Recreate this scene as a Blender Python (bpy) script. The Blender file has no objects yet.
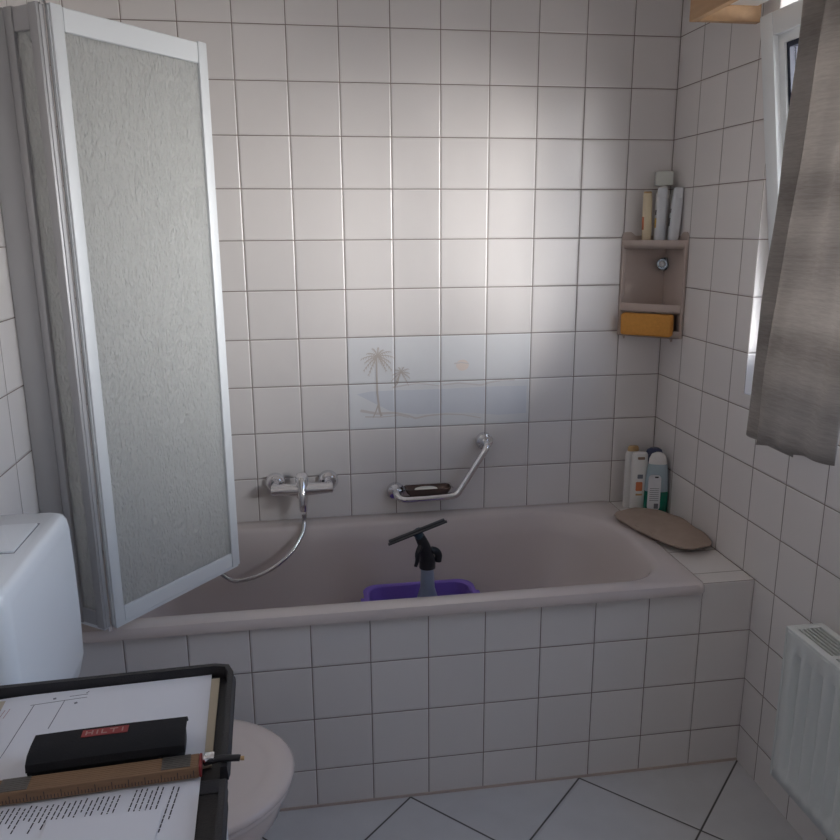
import bpy, bmesh, math, random
from mathutils import Vector, Matrix
random.seed(7)
PI = math.pi
P = 0.152                      # tile pitch
Z0 = 1.7858 - 11*P             # phase of the horizontal joints
L = 1.8305                     # width of the room
AY = -0.668                    # front of the tiled tub surround
scene = bpy.context.scene
COL = scene.collection

# ------------------------------------------------------------------ materials
def new_mat(name):
    m = bpy.data.materials.new(name); m.use_nodes = True
    nt = m.node_tree; nt.nodes.clear()
    out = nt.nodes.new('ShaderNodeOutputMaterial')
    return m, nt, out

def N(nt, kind, **kw):
    n = nt.nodes.new(kind)
    for k, v in kw.items(): setattr(n, k, v)
    return n

def math_n(nt, op, a, b=None, c=None):
    n = nt.nodes.new('ShaderNodeMath'); n.operation = op
    for i, v in enumerate((a, b, c)):
        if v is None: continue
        if isinstance(v, (int, float)): n.inputs[i].default_value = v
        else: nt.links.new(v, n.inputs[i])
    return n.outputs[0]

def principled(name, color, rough=0.5, metal=0.0, spec=0.5, trans=0.0, ior=1.45, coat=0.0,
               noise=0.0, nscale=20.0, bump=0.0, bscale=60.0, nstretch=(1,1,1), sheen=0.0, sss=0.0):
    m, nt, out = new_mat(name)
    b = N(nt, 'ShaderNodeBsdfPrincipled')
    nt.links.new(b.outputs[0], out.inputs[0])
    b.inputs['Base Color'].default_value = (*color, 1)
    b.inputs['Roughness'].default_value = rough
    b.inputs['Metallic'].default_value = metal
    b.inputs['Specular IOR Level'].default_value = spec
    b.inputs['Transmission Weight'].default_value = trans
    b.inputs['IOR'].default_value = ior
    b.inputs['Coat Weight'].default_value = coat
    b.inputs['Sheen Weight'].default_value = sheen
    tc = None
    if noise or bump:
        tc = N(nt, 'ShaderNodeTexCoord'); mp = N(nt, 'ShaderNodeMapping')
        mp.inputs['Scale'].default_value = nstretch
        nt.links.new(tc.outputs['Object'], mp.inputs[0])
    if noise:
        t = N(nt, 'ShaderNodeTexNoise'); t.inputs['Scale'].default_value = nscale; t.inputs['Detail'].default_value = 4
        nt.links.new(mp.outputs[0], t.inputs['Vector'])
        mx = N(nt, 'ShaderNodeMix', data_type='RGBA')
        mx.inputs[6].default_value = (*[c*(1-noise) for c in color], 1)
        mx.inputs[7].default_value = (*[min(1, c*(1+noise)) for c in color], 1)
        nt.links.new(t.outputs['Fac'], mx.inputs[0]); nt.links.new(mx.outputs[2], b.inputs['Base Color'])
    if bump:
        t = N(nt, 'ShaderNodeTexNoise'); t.inputs['Scale'].default_value = bscale; t.inputs['Detail'].default_value = 3
        nt.links.new(mp.outputs[0], t.inputs['Vector'])
        bp = N(nt, 'ShaderNodeBump'); bp.inputs['Strength'].default_value = bump; bp.inputs['Distance'].default_value = 0.003
        nt.links.new(t.outputs['Fac'], bp.inputs['Height']); nt.links.new(bp.outputs[0], b.inputs['Normal'])
    return m

def tile_material(name, base, grout, rough=0.28, gw=0.0022, warp=1.0, var=0.03, pitch=P, zoff=Z0, rot45=False, spot=0.0, spec=0.9):
    """square tiles with thin joints laid on world axes; joints follow whichever way the face points"""
    m, nt, out = new_mat(name)
    geo = N(nt, 'ShaderNodeNewGeometry')
    sp = N(nt, 'ShaderNodeSeparateXYZ'); nt.links.new(geo.outputs['Position'], sp.inputs[0])
    sn = N(nt, 'ShaderNodeSeparateXYZ'); nt.links.new(geo.outputs['True Normal'], sn.inputs[0])
    x, y, z = sp.outputs; ax = math_n(nt, 'ABSOLUTE', sn.outputs[0]); az = math_n(nt, 'ABSOLUTE', sn.outputs[2])
    fx = math_n(nt, 'GREATER_THAN', ax, 0.5); fz = math_n(nt, 'GREATER_THAN', az, 0.5)
    def mix(f, a, b):      # f? b : a
        return math_n(nt, 'ADD', math_n(nt, 'MULTIPLY', a, math_n(nt, 'SUBTRACT', 1.0, f)), math_n(nt, 'MULTIPLY', b, f))
    if rot45:
        xs = math_n(nt, 'SUBTRACT', x, 0.0); ys = math_n(nt, 'SUBTRACT', y, -0.6725)
        u = math_n(nt, 'MULTIPLY', math_n(nt, 'ADD', xs, ys), 1/math.sqrt(2)/pitch)
        v = math_n(nt, 'MULTIPLY', math_n(nt, 'SUBTRACT', ys, xs), 1/math.sqrt(2)/pitch)
    else:
        u = math_n(nt, 'DIVIDE', mix(fx, x, y), pitch)
        v = math_n(nt, 'DIVIDE', mix(fz, math_n(nt, 'SUBTRACT', z, zoff), y), pitch)
    fu = math_n(nt, 'FRACT', u); fv = math_n(nt, 'FRACT', v)
    du = math_n(nt, 'SUBTRACT', 0.5, math_n(nt, 'ABSOLUTE', math_n(nt, 'SUBTRACT', fu, 0.5)))
    dv = math_n(nt, 'SUBTRACT', 0.5, math_n(nt, 'ABSOLUTE', math_n(nt, 'SUBTRACT', fv, 0.5)))
    d = math_n(nt, 'MULTIPLY', math_n(nt, 'MINIMUM', du, dv), pitch)       # metres from the joint centre
    mr = N(nt, 'ShaderNodeMapRange'); mr.inputs[1].default_value = gw*0.35; mr.inputs[2].default_value = gw*0.75
    nt.links.new(d, mr.inputs[0]); mask = mr.outputs[0]
    mr2 = N(nt, 'ShaderNodeMapRange'); mr2.inputs[1].default_value = gw*0.3; mr2.inputs[2].default_value = gw*2.4
    mr2.interpolation_type = 'SMOOTHSTEP'
    nt.links.new(d, mr2.inputs[0]); edge = mr2.outputs[0]
    cb = N(nt, 'ShaderNodeCombineXYZ')
    nt.links.new(math_n(nt, 'FLOOR', u), cb.inputs[0]); nt.links.new(math_n(nt, 'FLOOR', v), cb.inputs[1])
    nt.links.new(math_n(nt, 'ADD', math_n(nt, 'MULTIPLY', fx, 7.0), math_n(nt, 'MULTIPLY', fz, 3.0)), cb.inputs[2])
    wn = N(nt, 'ShaderNodeTexWhiteNoise', noise_dimensions='3D'); nt.links.new(cb.outputs[0], wn.inputs['Vector'])
    sc = N(nt, 'ShaderNodeSeparateXYZ'); nt.links.new(wn.outputs['Color'], sc.inputs[0])
    # gentle per-tile tilt plus a slow waviness of the glaze
    tl = math_n(nt, 'ADD', math_n(nt, 'MULTIPLY', math_n(nt, 'SUBTRACT', sc.outputs[0], 0.5), fu),
                math_n(nt, 'MULTIPLY', math_n(nt, 'SUBTRACT', sc.outputs[1], 0.5), fv))
    ns = N(nt, 'ShaderNodeTexNoise'); ns.inputs['Scale'].default_value = 9; ns.inputs['Detail'].default_value = 1
    nt.links.new(geo.outputs['Position'], ns.inputs['Vector'])
    h = math_n(nt, 'ADD', math_n(nt, 'MULTIPLY', edge, 0.0013),
               math_n(nt, 'ADD', math_n(nt, 'MULTIPLY', tl, 0.0022*warp), math_n(nt, 'MULTIPLY', ns.outputs['Fac'], 0.0022*warp)))
    bp = N(nt, 'ShaderNodeBump'); bp.inputs['Strength'].default_value = 1.0; bp.inputs['Distance'].default_value = 1.0
    nt.links.new(h, bp.inputs['Height'])
    # colour
    hs = N(nt, 'ShaderNodeHueSaturation'); hs.inputs['Color'].default_value = (*base, 1)
    val = math_n(nt, 'ADD', 1.0, math_n(nt, 'MULTIPLY', math_n(nt, 'SUBTRACT', sc.outputs[2], 0.5), 2*var))
    if spot:
        n2 = N(nt, 'ShaderNodeTexNoise'); n2.inputs['Scale'].default_value = 14; n2.inputs['Detail'].default_value = 6
        nt.links.new(geo.outputs['Position'], n2.inputs['Vector'])
        val = math_n(nt, 'ADD', val, math_n(nt, 'MULTIPLY', math_n(nt, 'SUBTRACT', n2.outputs['Fac'], 0.5), spot))
    nt.links.new(val, hs.inputs['Value'])
    mx = N(nt, 'ShaderNodeMix', data_type='RGBA')
    mx.inputs[6].default_value = (*grout, 1)
    nt.links.new(hs.outputs[0], mx.inputs[7]); nt.links.new(mask, mx.inputs[0])
    b = N(nt, 'ShaderNodeBsdfPrincipled'); nt.links.new(b.outputs[0], out.inputs[0])
    nt.links.new(mx.outputs[2], b.inputs['Base Color'])
    nt.links.new(mix(mask, math_n(nt, 'ADD', 0.0, 0.75), math_n(nt, 'ADD', 0.0, rough)), b.inputs['Roughness'])
    b.inputs['Specular IOR Level'].default_value = spec
    nt.links.new(bp.outputs[0], b.inputs['Normal'])
    return m

M = {}
M['tile'] = tile_material('wall_tile', (0.72, 0.69, 0.675), (0.19, 0.145, 0.125), rough=0.34)
M['tile_art'] = tile_material('mural_tile_glaze', (0.69, 0.70, 0.715), (0.19, 0.145, 0.125), rough=0.34)
M['floor'] = tile_material('floor_tile', (0.60, 0.605, 0.62), (0.06, 0.055, 0.055), rough=0.35, gw=0.0045, pitch=0.3408, rot45=True, spot=0.18, warp=0.6, var=0.03)
M['plaster'] = principled('ceiling_paint', (0.86, 0.85, 0.84), 0.9)
M['tub'] = principled('tub_enamel', (0.60, 0.535, 0.51), 0.16, coat=0.3)
M['alu'] = principled('screen_aluminium', (0.68, 0.71, 0.73), 0.5, metal=0.1)
M['alu_d'] = principled('screen_profile_grey', (0.42, 0.42, 0.43), 0.45, metal=0.35)
M['rubber'] = principled('grey_seal', (0.10, 0.095, 0.10), 0.6)
M['white_pl'] = principled('white_plastic', (0.84, 0.88, 0.92), 0.22)
M['ceramic'] = principled('toilet_ceramic', (0.66, 0.56, 0.51), 0.12, coat=0.3)
M['lidpl'] = principled('toilet_lid_plastic', (0.66, 0.575, 0.535), 0.25)
M['chrome'] = principled('chrome', (0.78, 0.78, 0.80), 0.09, metal=1.0)
M['hose'] = principled('hose_metal', (0.62, 0.62, 0.64), 0.22, metal=1.0)
M['black'] = principled('black_plastic', (0.018, 0.018, 0.022), 0.4)
M['darkblue'] = principled('dark_teal_plastic', (0.03, 0.06, 0.085), 0.4)
M['purple'] = principled('purple_plastic', (0.21, 0.13, 0.50), 0.38)
M['bluecl'] = principled('blue_clear_plastic', (0.30, 0.36, 0.46), 0.3, trans=0.35)
M['beigepl'] = principled('shelf_beige_plastic', (0.50, 0.415, 0.37), 0.3)
M['knob'] = principled('knob_grey', (0.28, 0.33, 0.38), 0.25, metal=0.6)
M['knobc'] = principled('knob_centre', (0.75, 0.75, 0.75), 0.25)
M['sponge'] = principled('sponge_orange', (0.70, 0.33, 0.075), 0.95, bump=0.8, bscale=260, noise=0.12, nscale=120)
M['cream'] = principled('cream_plastic', (0.78, 0.66, 0.46), 0.3)
M['silver'] = principled('silver_grey_plastic', (0.70, 0.72, 0.75), 0.28)
M['white_b'] = principled('white_bottle', (0.74, 0.73, 0.71), 0.28)
M['capgrn'] = principled('pale_cap', (0.66, 0.68, 0.62), 0.3)
M['gold'] = principled('gold_plastic', (0.55, 0.36, 0.17), 0.3, metal=0.3)
M['tan'] = principled('tan_print', (0.30, 0.20, 0.14), 0.5)
M['green'] = principled('green_liquid', (0.012, 0.17, 0.115), 0.2)
M['clearb'] = principled('pale_clear_plastic', (0.36, 0.45, 0.50), 0.22)
M['navy'] = principled('navy_cap', (0.03, 0.04, 0.10), 0.3)
M['orange'] = principled('orange_print', (0.60, 0.19, 0.08), 0.5)
M['yellow'] = principled('yellow_print', (0.62, 0.42, 0.08), 0.5)
M['red'] = principled('red_print', (0.27, 0.035, 0.035), 0.5)
M['pinklet'] = principled('faded_lettering', (0.42, 0.25, 0.23), 0.7)
M['ink'] = principled('ink', (0.035, 0.035, 0.045), 0.8)
M['pinkink'] = principled('pink_ink', (0.40, 0.25, 0.26), 0.8)
M['greyink'] = principled('pencil_line', (0.16, 0.17, 0.20), 0.8)
M['paper'] = principled('paper', (0.70, 0.71, 0.76), 0.85)
M['card'] = principled('cream_card', (0.52, 0.46, 0.36), 0.85)
M['soap'] = principled('soap', (0.82, 0.80, 0.72), 0.35)
M['dish'] = principled('smoked_dish', (0.16, 0.105, 0.085), 0.15, trans=0.25)
M['leather'] = principled('black_leatherette', (0.022, 0.021, 0.024), 0.5, bump=0.25, bscale=400)
M['fabricb'] = principled('black_fabric', (0.010, 0.010, 0.012), 0.9, bump=0.3, bscale=500)
M['wood'] = principled('ruler_wood', (0.23, 0.135, 0.075), 0.55, noise=0.25, nscale=40, nstretch=(1, 8, 8))
M['hinge'] = principled('ruler_hinge_metal', (0.16, 0.15, 0.14), 0.4, metal=0.7)
M['pinewood'] = principled('pelmet_wood', (0.47, 0.29, 0.155), 0.45, noise=0.12, nscale=14, nstretch=(6, 1, 8))
M['rad'] = principled('radiator_enamel', (0.66, 0.69, 0.68), 0.35)
M['frame'] = principled('window_white', (0.76, 0.79, 0.80), 0.3)
M['gasket'] = principled('gasket', (0.015, 0.02, 0.04), 0.6)
M['tablew'] = principled('table_white', (0.6, 0.6, 0.6), 0.5)
M['pad'] = principled('taupe_fabric', (0.37, 0.29, 0.24), 0.95, bump=0.5, bscale=220, noise=0.15, nscale=30)
GR = (0.19, 0.145, 0.125)
M['palm'] = tile_material('palm_print', (0.52, 0.475, 0.44), GR, rough=0.36, var=0)
M['sun'] = tile_material('sun_print', (0.74, 0.655, 0.60), GR, rough=0.36, var=0)
M['sea'] = tile_material('sea_print', (0.605, 0.63, 0.68), GR, rough=0.36, var=0)
M['hills'] = tile_material('hill_print', (0.61, 0.585, 0.58), GR, rough=0.36, var=0)
M['sand'] = tile_material('sand_print', (0.61, 0.575, 0.56), GR, rough=0.36, var=0)
M['grille'] = principled('outside_bars', (0.10, 0.11, 0.13), 0.5)

def glass_thin(name):
    m, nt, out = new_mat(name)
    t = N(nt, 'ShaderNodeBsdfTransparent'); g = N(nt, 'ShaderNodeBsdfGlossy'); g.inputs['Roughness'].default_value = 0.02
    lw = N(nt, 'ShaderNodeLayerWeight'); lw.inputs[0].default_value = 0.5
    fr = math_n(nt, 'MULTIPLY_ADD', math_n(nt, 'POWER', lw.outputs['Facing'], 5.0), 0.9, 0.02)
    mx = N(nt, 'ShaderNodeMixShader')
    nt.links.new(fr, mx.inputs[0]); nt.links.new(t.outputs[0], mx.inputs[1]); nt.links.new(g.outputs[0], mx.inputs[2])
    nt.links.new(mx.outputs[0], out.inputs[0]); return m
M['pane'] = glass_thin('window_glass')

def frosted(name):
    m, nt, out = new_mat(name)
    tc = N(nt, 'ShaderNodeTexCoord'); mp = N(nt, 'ShaderNodeMapping'); mp.inputs['Scale'].default_value = (1.0, 1.0, 0.45)
    nt.links.new(tc.outputs['Object'], mp.inputs[0])
    v = N(nt, 'ShaderNodeTexVoronoi'); v.inputs['Scale'].default_value = 190; v.feature = 'SMOOTH_F1'
    n1 = N(nt, 'ShaderNodeTexNoise'); n1.inputs['Scale'].default_value = 55; n1.inputs['Detail'].default_value = 3; n1.inputs['Distortion'].default_value = 1.2
    nt.links.new(mp.outputs[0], v.inputs['Vector']); nt.links.new(mp.outputs[0], n1.inputs['Vector'])
    h = math_n(nt, 'ADD', math_n(nt, 'MULTIPLY', v.outputs['Distance'], 0.6), n1.outputs['Fac'])
    bp = N(nt, 'ShaderNodeBump'); bp.inputs['Strength'].default_value = 1.0; bp.inputs['Distance'].default_value = 0.010
    nt.links.new(h, bp.inputs['Height'])
    b = N(nt, 'ShaderNodeBsdfPrincipled')
    b.inputs['Base Color'].default_value = (0.93, 0.95, 0.94, 1); b.inputs['Roughness'].default_value = 0.16
    b.inputs['Transmission Weight'].default_value = 1.0; b.inputs['IOR'].default_value = 1.35
    nt.links.new(bp.outputs[0], b.inputs['Normal'])
    d = N(nt, 'ShaderNodeBsdfTranslucent'); d.inputs[0].default_value = (0.86, 0.88, 0.86, 1)
    d2 = N(nt, 'ShaderNodeBsdfDiffuse'); d2.inputs[0].default_value = (0.86, 0.88, 0.87, 1); nt.links.new(bp.outputs[0], d2.inputs['Normal'])
    m1 = N(nt, 'ShaderNodeMixShader'); m1.inputs[0].default_value = 0.55
    nt.links.new(d.outputs[0], m1.inputs[1]); nt.links.new(d2.outputs[0], m1.inputs[2])
    m2 = N(nt, 'ShaderNodeMixShader'); m2.inputs[0].default_value = 0.60
    nt.links.new(b.outputs[0], m2.inputs[1]); nt.links.new(m1.outputs[0], m2.inputs[2])
    nt.links.new(m2.outputs[0], out.inputs[0]); return m
M['frost'] = frosted('frosted_pane')

def curtain_mat():
    m, nt, out = new_mat('curtain_fabric')
    tc = N(nt, 'ShaderNodeTexCoord')
    def bands(sc, det, st):
        mp = N(nt, 'ShaderNodeMapping'); mp.inputs['Scale'].default_value = (st, st, 1)
        nt.links.new(tc.outputs['Object'], mp.inputs[0])
        n = N(nt, 'ShaderNodeTexNoise'); n.inputs['Scale'].default_value = sc; n.inputs['Detail'].default_value = det
        nt.links.new(mp.outputs[0], n.inputs['Vector']); return n.outputs['Fac']
    broad = bands(9, 0, 0.02); slub = bands(170, 3, 0.05); fine = bands(420, 2, 0.12)
    f = math_n(nt, 'ADD', math_n(nt, 'MULTIPLY', broad, 0.75), math_n(nt, 'ADD', math_n(nt, 'MULTIPLY', slub, 0.25), math_n(nt, 'MULTIPLY', fine, 0.25)))
    cr = N(nt, 'ShaderNodeValToRGB'); nt.links.new(f, cr.inputs[0])
    cr.color_ramp.elements[0].position = 0.42; cr.color_ramp.elements[0].color = (0.32, 0.295, 0.275, 1)
    cr.color_ramp.elements[1].position = 0.82; cr.color_ramp.elements[1].color = (0.56, 0.525, 0.49, 1)
    d = N(nt, 'ShaderNodeBsdfDiffuse'); t = N(nt, 'ShaderNodeBsdfTranslucent')
    nt.links.new(cr.outputs[0], d.inputs[0]); nt.links.new(cr.outputs[0], t.inputs[0])
    bp = N(nt, 'ShaderNodeBump'); bp.inputs['Strength'].default_value = 0.4; bp.inputs['Distance'].default_value = 0.002
    nt.links.new(slub, bp.inputs['Height']); nt.links.new(bp.outputs[0], d.inputs['Normal'])
    mx = N(nt, 'ShaderNodeMixShader'); mx.inputs[0].default_value = 0.30
    nt.links.new(d.outputs[0], mx.inputs[1]); nt.links.new(t.outputs[0], mx.inputs[2]); nt.links.new(mx.outputs[0], out.inputs[0])
    return m
M['curtain'] = curtain_mat()

# ------------------------------------------------------------------ mesh helpers
def box(bm, x0, x1, y0, y1, z0, z1, r=0.0, seg=2, mi=0):
    vs = [bm.verts.new((x, y, z)) for x in (x0, x1) for y in (y0, y1) for z in (z0, z1)]
    q = [(0,1,3,2), (4,6,7,5), (0,4,5,1), (2,3,7,6), (0,2,6,4), (1,5,7,3)]
    fs = [bm.faces.new([vs[i] for i in f]) for f in q]
    for f in fs: f.material_index = mi
    if r > 0:
        es = set(e for f in fs for e in f.edges)
        bmesh.ops.bevel(bm, geom=list(es), offset=r, segments=seg, profile=0.5, affect='EDGES')
    return fs

def ring_loft(bm, rings, cap0=True, cap1=True, closed=True):
    vr = [[bm.verts.new(p) for p in r] for r in rings]
    n = len(vr[0])
    for a, b in zip(vr, vr[1:]):
        for i in range(n if closed else n-1):
            j = (i+1) % n
            bm.faces.new((a[i], a[j], b[j], b[i]))
    if cap0: bm.faces.new(list(reversed(vr[0])))
    if cap1: bm.faces.new(vr[-1])
    return vr

def ell(cx, cy, z, rx, ry, n=32, e=2.0):
    out = []
    for i in range(n):
        a = 2*PI*i/n; c, s = math.cos(a), math.sin(a)
        out.append((cx+rx*math.copysign(abs(c)**(2/e), c), cy+ry*math.copysign(abs(s)**(2/e), s), z))
    return out

def loft(bm, prof, n=32, e=2.0, cx=0, cy=0):
    """prof: list of (z, rx, ry[, dx, dy])"""
    ring_loft(bm, [ell(cx+(p[3] if len(p) > 3 else 0), cy+(p[4] if len(p) > 4 else 0), p[0], p[1], p[2], n, e) for p in prof])

def rrect(x0, x1, y0, y1, z, r, n=8):
    """r = radius or radii of (x1y1, x0y1, x0y0, x1y0)"""
    if isinstance(r, (int, float)): r = (r,)*4
    cs = [(x1-r[0], y1-r[0], 0, r[0]), (x0+r[1], y1-r[1], PI/2, r[1]), (x0+r[2], y0+r[2], PI, r[2]), (x1-r[3], y0+r[3], 1.5*PI, r[3])]
    pts = []
    for cx, cy, a0, rr in cs:
        for k in range(n+1):
            a = a0+PI/2*k/n
            pts.append((cx+rr*math.cos(a), cy+rr*math.sin(a), z))
    return pts

def tube(bm, pts, r, n=12, cap=True, rfun=None):
    pts = [Vector(p) for p in pts]
    rings = []; up = None
    for i, p in enumerate(pts):
        t = (pts[min(i+1, len(pts)-1)]-pts[max(i-1, 0)]).normalized()
        if up is None:
            up = Vector((0, 0, 1)) if abs(t.z) < 0.9 else Vector((1, 0, 0))
        s = t.cross(up).normalized(); up = s.cross(t).normalized()
        rr = rfun(i/(len(pts)-1)) if rfun else r
        rings.append([tuple(p+s*math.cos(2*PI*k/n)*rr+up*math.sin(2*PI*k/n)*rr) for k in range(n)])
    ring_loft(bm, rings, cap, cap)

def smooth_path(ctrl, m=10):
    c = [Vector(p) for p in ctrl]; c = [c[0]*2-c[1]]+c+[c[-1]*2-c[-2]]
    out = []
    for i in range(1, len(c)-2):
        for k in range(m):
            t = k/m; a, b, d, e = c[i-1:i+3]
            out.append(0.5*((2*b)+(d-a)*t+(2*a-5*b+4*d-e)*t*t+(3*b-a-3*d+e)*t**3))
    out.append(c[-2]); return out

def prism(bm, pts, depth):
    """pts: planar polygon (3D); extruded by the vector depth"""
    d = Vector(depth)
    a = [bm.verts.new(p) for p in pts]; b = [bm.verts.new(Vector(p)+d) for p in pts]
    n = len(a)
    bm.faces.new(a); bm.faces.new(list(reversed(b)))
    for i in range(n):
        j = (i+1) % n; bm.faces.new((a[i], b[i], b[j], a[j]))

def obj(name, bm, mat, parent=None, smooth=True, angle=35, loc=None, rot=None, label=None):
    bmesh.ops.recalc_face_normals(bm, faces=bm.faces)
    me = bpy.data.meshes.new(name); bm.to_mesh(me); bm.free()
    if not isinstance(mat, (list, tuple)): mat = [mat]
    for k in mat: me.materials.append(M[k])
    if smooth:
        for p in me.polygons: p.use_smooth = True
        me.set_sharp_from_angle(angle=math.radians(angle))
    o = bpy.data.objects.new(name, me); COL.objects.link(o)
    if parent: o.parent = parent
    if loc: o.location = loc
    if rot: o.rotation_euler = rot
    if label: o['label'] = label
    return o

def thing(name, label, cat, loc=(0, 0, 0), rot=(0, 0, 0), group=None):
    o = bpy.data.objects.new(name, None); COL.objects.link(o)
    o.location = loc; o.rotation_euler = rot; o.empty_display_size = 0.05
    o['label'] = label; o['category'] = cat
    if group: o['group'] = group
    return o

def tag(o, label, cat, group=None):
    o['label'] = label; o['category'] = cat
    if group: o['group'] = group
    return o

def struct(name, bm, mat, label, smooth=False):
    o = obj(name, bm, mat, smooth=smooth); o['kind'] = 'structure'; o['label'] = label; return o

BM = bmesh.new
# ------------------------------------------------------------------ room shell
RY = -3.05; CZ = 2.45; WT = 0.23
WY0, WY1, WZ0, WZ1 = -2.05, -0.53, 1.065, 2.075       # window opening in the right wall
b = BM(); box(b, -L-0.12, WT, 0.0, 0.12, -0.1, CZ+0.1); struct('wall_back', b, 'tile', 'back wall of pale square tiles behind the bathtub')
b = BM(); box(b, -L-0.12, -L, RY, 0.0, -0.1, CZ+0.1); struct('wall_left', b, 'tile', 'left wall of pale square tiles beside the shower screen')
b = BM(); box(b, -L-0.12, WT, RY-0.12, RY, -0.1, CZ+0.1); struct('wall_front', b, 'tile', 'tiled wall facing the bathtub')
b = BM()
box(b, 0, WT, RY, 0, -0.1, WZ0); box(b, 0, WT, RY, 0, WZ1, CZ+0.1)
box(b, 0, WT, WY1, 0, WZ0, WZ1); box(b, 0, WT, RY, WY0, WZ0, WZ1)
struct('wall_right', b, 'tile', 'right wall of pale square tiles with the window opening')
b = BM(); box(b, -L, 0, RY, 0, -0.1, 0); struct('floor', b, 'floor', 'grey floor tiles laid diagonally')
b = BM(); box(b, -L, 0, RY, 0, CZ, CZ+0.1); struct('ceiling', b, 'plaster', 'white ceiling')

# ------------------------------------------------------------------ window: fixed frame, tilted sash
w = thing('window_1', 'white plastic window tilted inwards at its top, behind the curtain', 'window'); w['kind'] = 'structure'
del w['category']
FX0, FX1 = 0.135, 0.20
b = BM()
for (y0, y1, z0, z1) in ((WY0, WY1, WZ0, WZ0+0.05), (WY0, WY1, WZ1-0.05, WZ1), (WY0, WY0+0.05, WZ0+0.05, WZ1-0.05), (WY1-0.05, WY1, WZ0+0.05, WZ1-0.05)):
    box(b, FX0, FX1, y0, y1, z0, z1, 0.004, 1)
obj('fixed_frame', b, 'frame', w)
sash = bpy.data.objects.new('sash', None); COL.objects.link(sash); sash.parent = w
SH, SW = 0.938, WY1-WY0-0.03
TILT = math.atan(0.149)
sash.location = (0.083, WY1-0.003, WZ0+0.025); sash.rotation_euler = (0, -TILT, 0)
st = 0.054
def sash_bar(bm, y0, y1, z0, z1): box(bm, 0, 0.062, y0, y1, z0, z1, 0.005, 2)
b = BM()
# mitred look: stiles and rails with a stepped inner rebate
sash_bar(b, -st, 0, 0, SH); sash_bar(b, -SW, -SW+st, 0, SH); sash_bar(b, -SW+st, -st, SH-st, SH); sash_bar(b, -SW+st, -st, 0, st)
for (y0, y1, z0, z1) in ((-st-0.022, -st, st, SH-st), (-SW+st, -SW+st+0.022, st, SH-st), (-SW+st+.022, -st-.022, SH-st-0.022, SH-st), (-SW+st+.022, -st-.022, st, st+0.022)):
    box(b, 0.016, 0.058, y0, y1, z0, z1)
obj('sash_frame', b, 'frame', sash)
b = BM(); i0 = st+0.022; g = 0.012
for (y0, y1, z0, z1) in ((-i0-g, -i0, i0, SH-i0), (-SW+i0, -SW+i0+g, i0, SH-i0), (-SW+i0+g, -i0-g, SH-i0-g, SH-i0), (-SW+i0+g, -i0-g, i0, i0+g)):
    box(b, 0.022, 0.05, y0, y1, z0, z1)
obj('gasket', b, 'gasket', sash)
b = BM(); box(b, 0.034, 0.038, -SW+i0+g, -i0-g, i0+g, SH-i0-g); obj('pane', b, 'pane', sash)
# bars outside the window
gr = thing('window_grille', 'dark vertical bars outside the tilted window', 'grille', (WT+0.03, 0, 0))
b = BM()
for z in (WZ0+0.03, WZ1-0.03):
    b = BM(); box(b, -0.012, 0.012, WY0-0.05, WY1+0.05, z-0.012, z+0.012, .002, 1); obj('rail', b, 'grille', gr)
for k in range(12):
    b = BM(); y = WY1-0.12-k*0.14; tube(b, [(0, y, WZ0+0.03), (0, y, WZ1-0.03)], 0.008, 10); obj('bar', b, 'grille', gr)

# ------------------------------------------------------------------ pelmet over the window
PX, PY0, PY1, PZ0, PZ1 = -0.203, -0.46, -2.35, 2.02, 2.16
p = thing('curtain_pelmet', 'light wood curtain pelmet board with white rail above the window', 'pelmet', (0, PY0, PZ0))
b = BM(); box(b, PX, PX+0.02, PY1-PY0, 0, 0, PZ1-PZ0, .0015, 1); obj('front_board', b, 'pinewood', p)
for y0 in (-0.02, PY1-PY0):
    b = BM(); box(b, PX+0.0202, -0.019, y0, y0+0.02, 0, PZ1-PZ0, .0015, 1); obj('end_board', b, 'pinewood', p)
b = BM(); zz = 0.038; y0, y1 = PY1-PY0+0.0202, -0.0202
xs = [PX+0.021, -0.165, -0.158, -0.122, -0.115, -0.03]
for a, c in ((xs[0], xs[1]), (xs[2], xs[3]), (xs[4], xs[5])): box(b, a, c, y0, y1, zz, zz+0.016, .001, 1)
box(b, xs[0], xs[5], y0, y1, zz+0.0162, zz+0.024)
for y_ in (-.3, -1.0):
    bb = BM(); box(bb, -0.0305, -0.0005, y_, y_+.03, zz+.002, zz+.05, .001, 1); obj('bracket', bb, 'frame', p)
obj('rail', b, 'frame', p, label='white curtain rail with dark slot')

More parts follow.
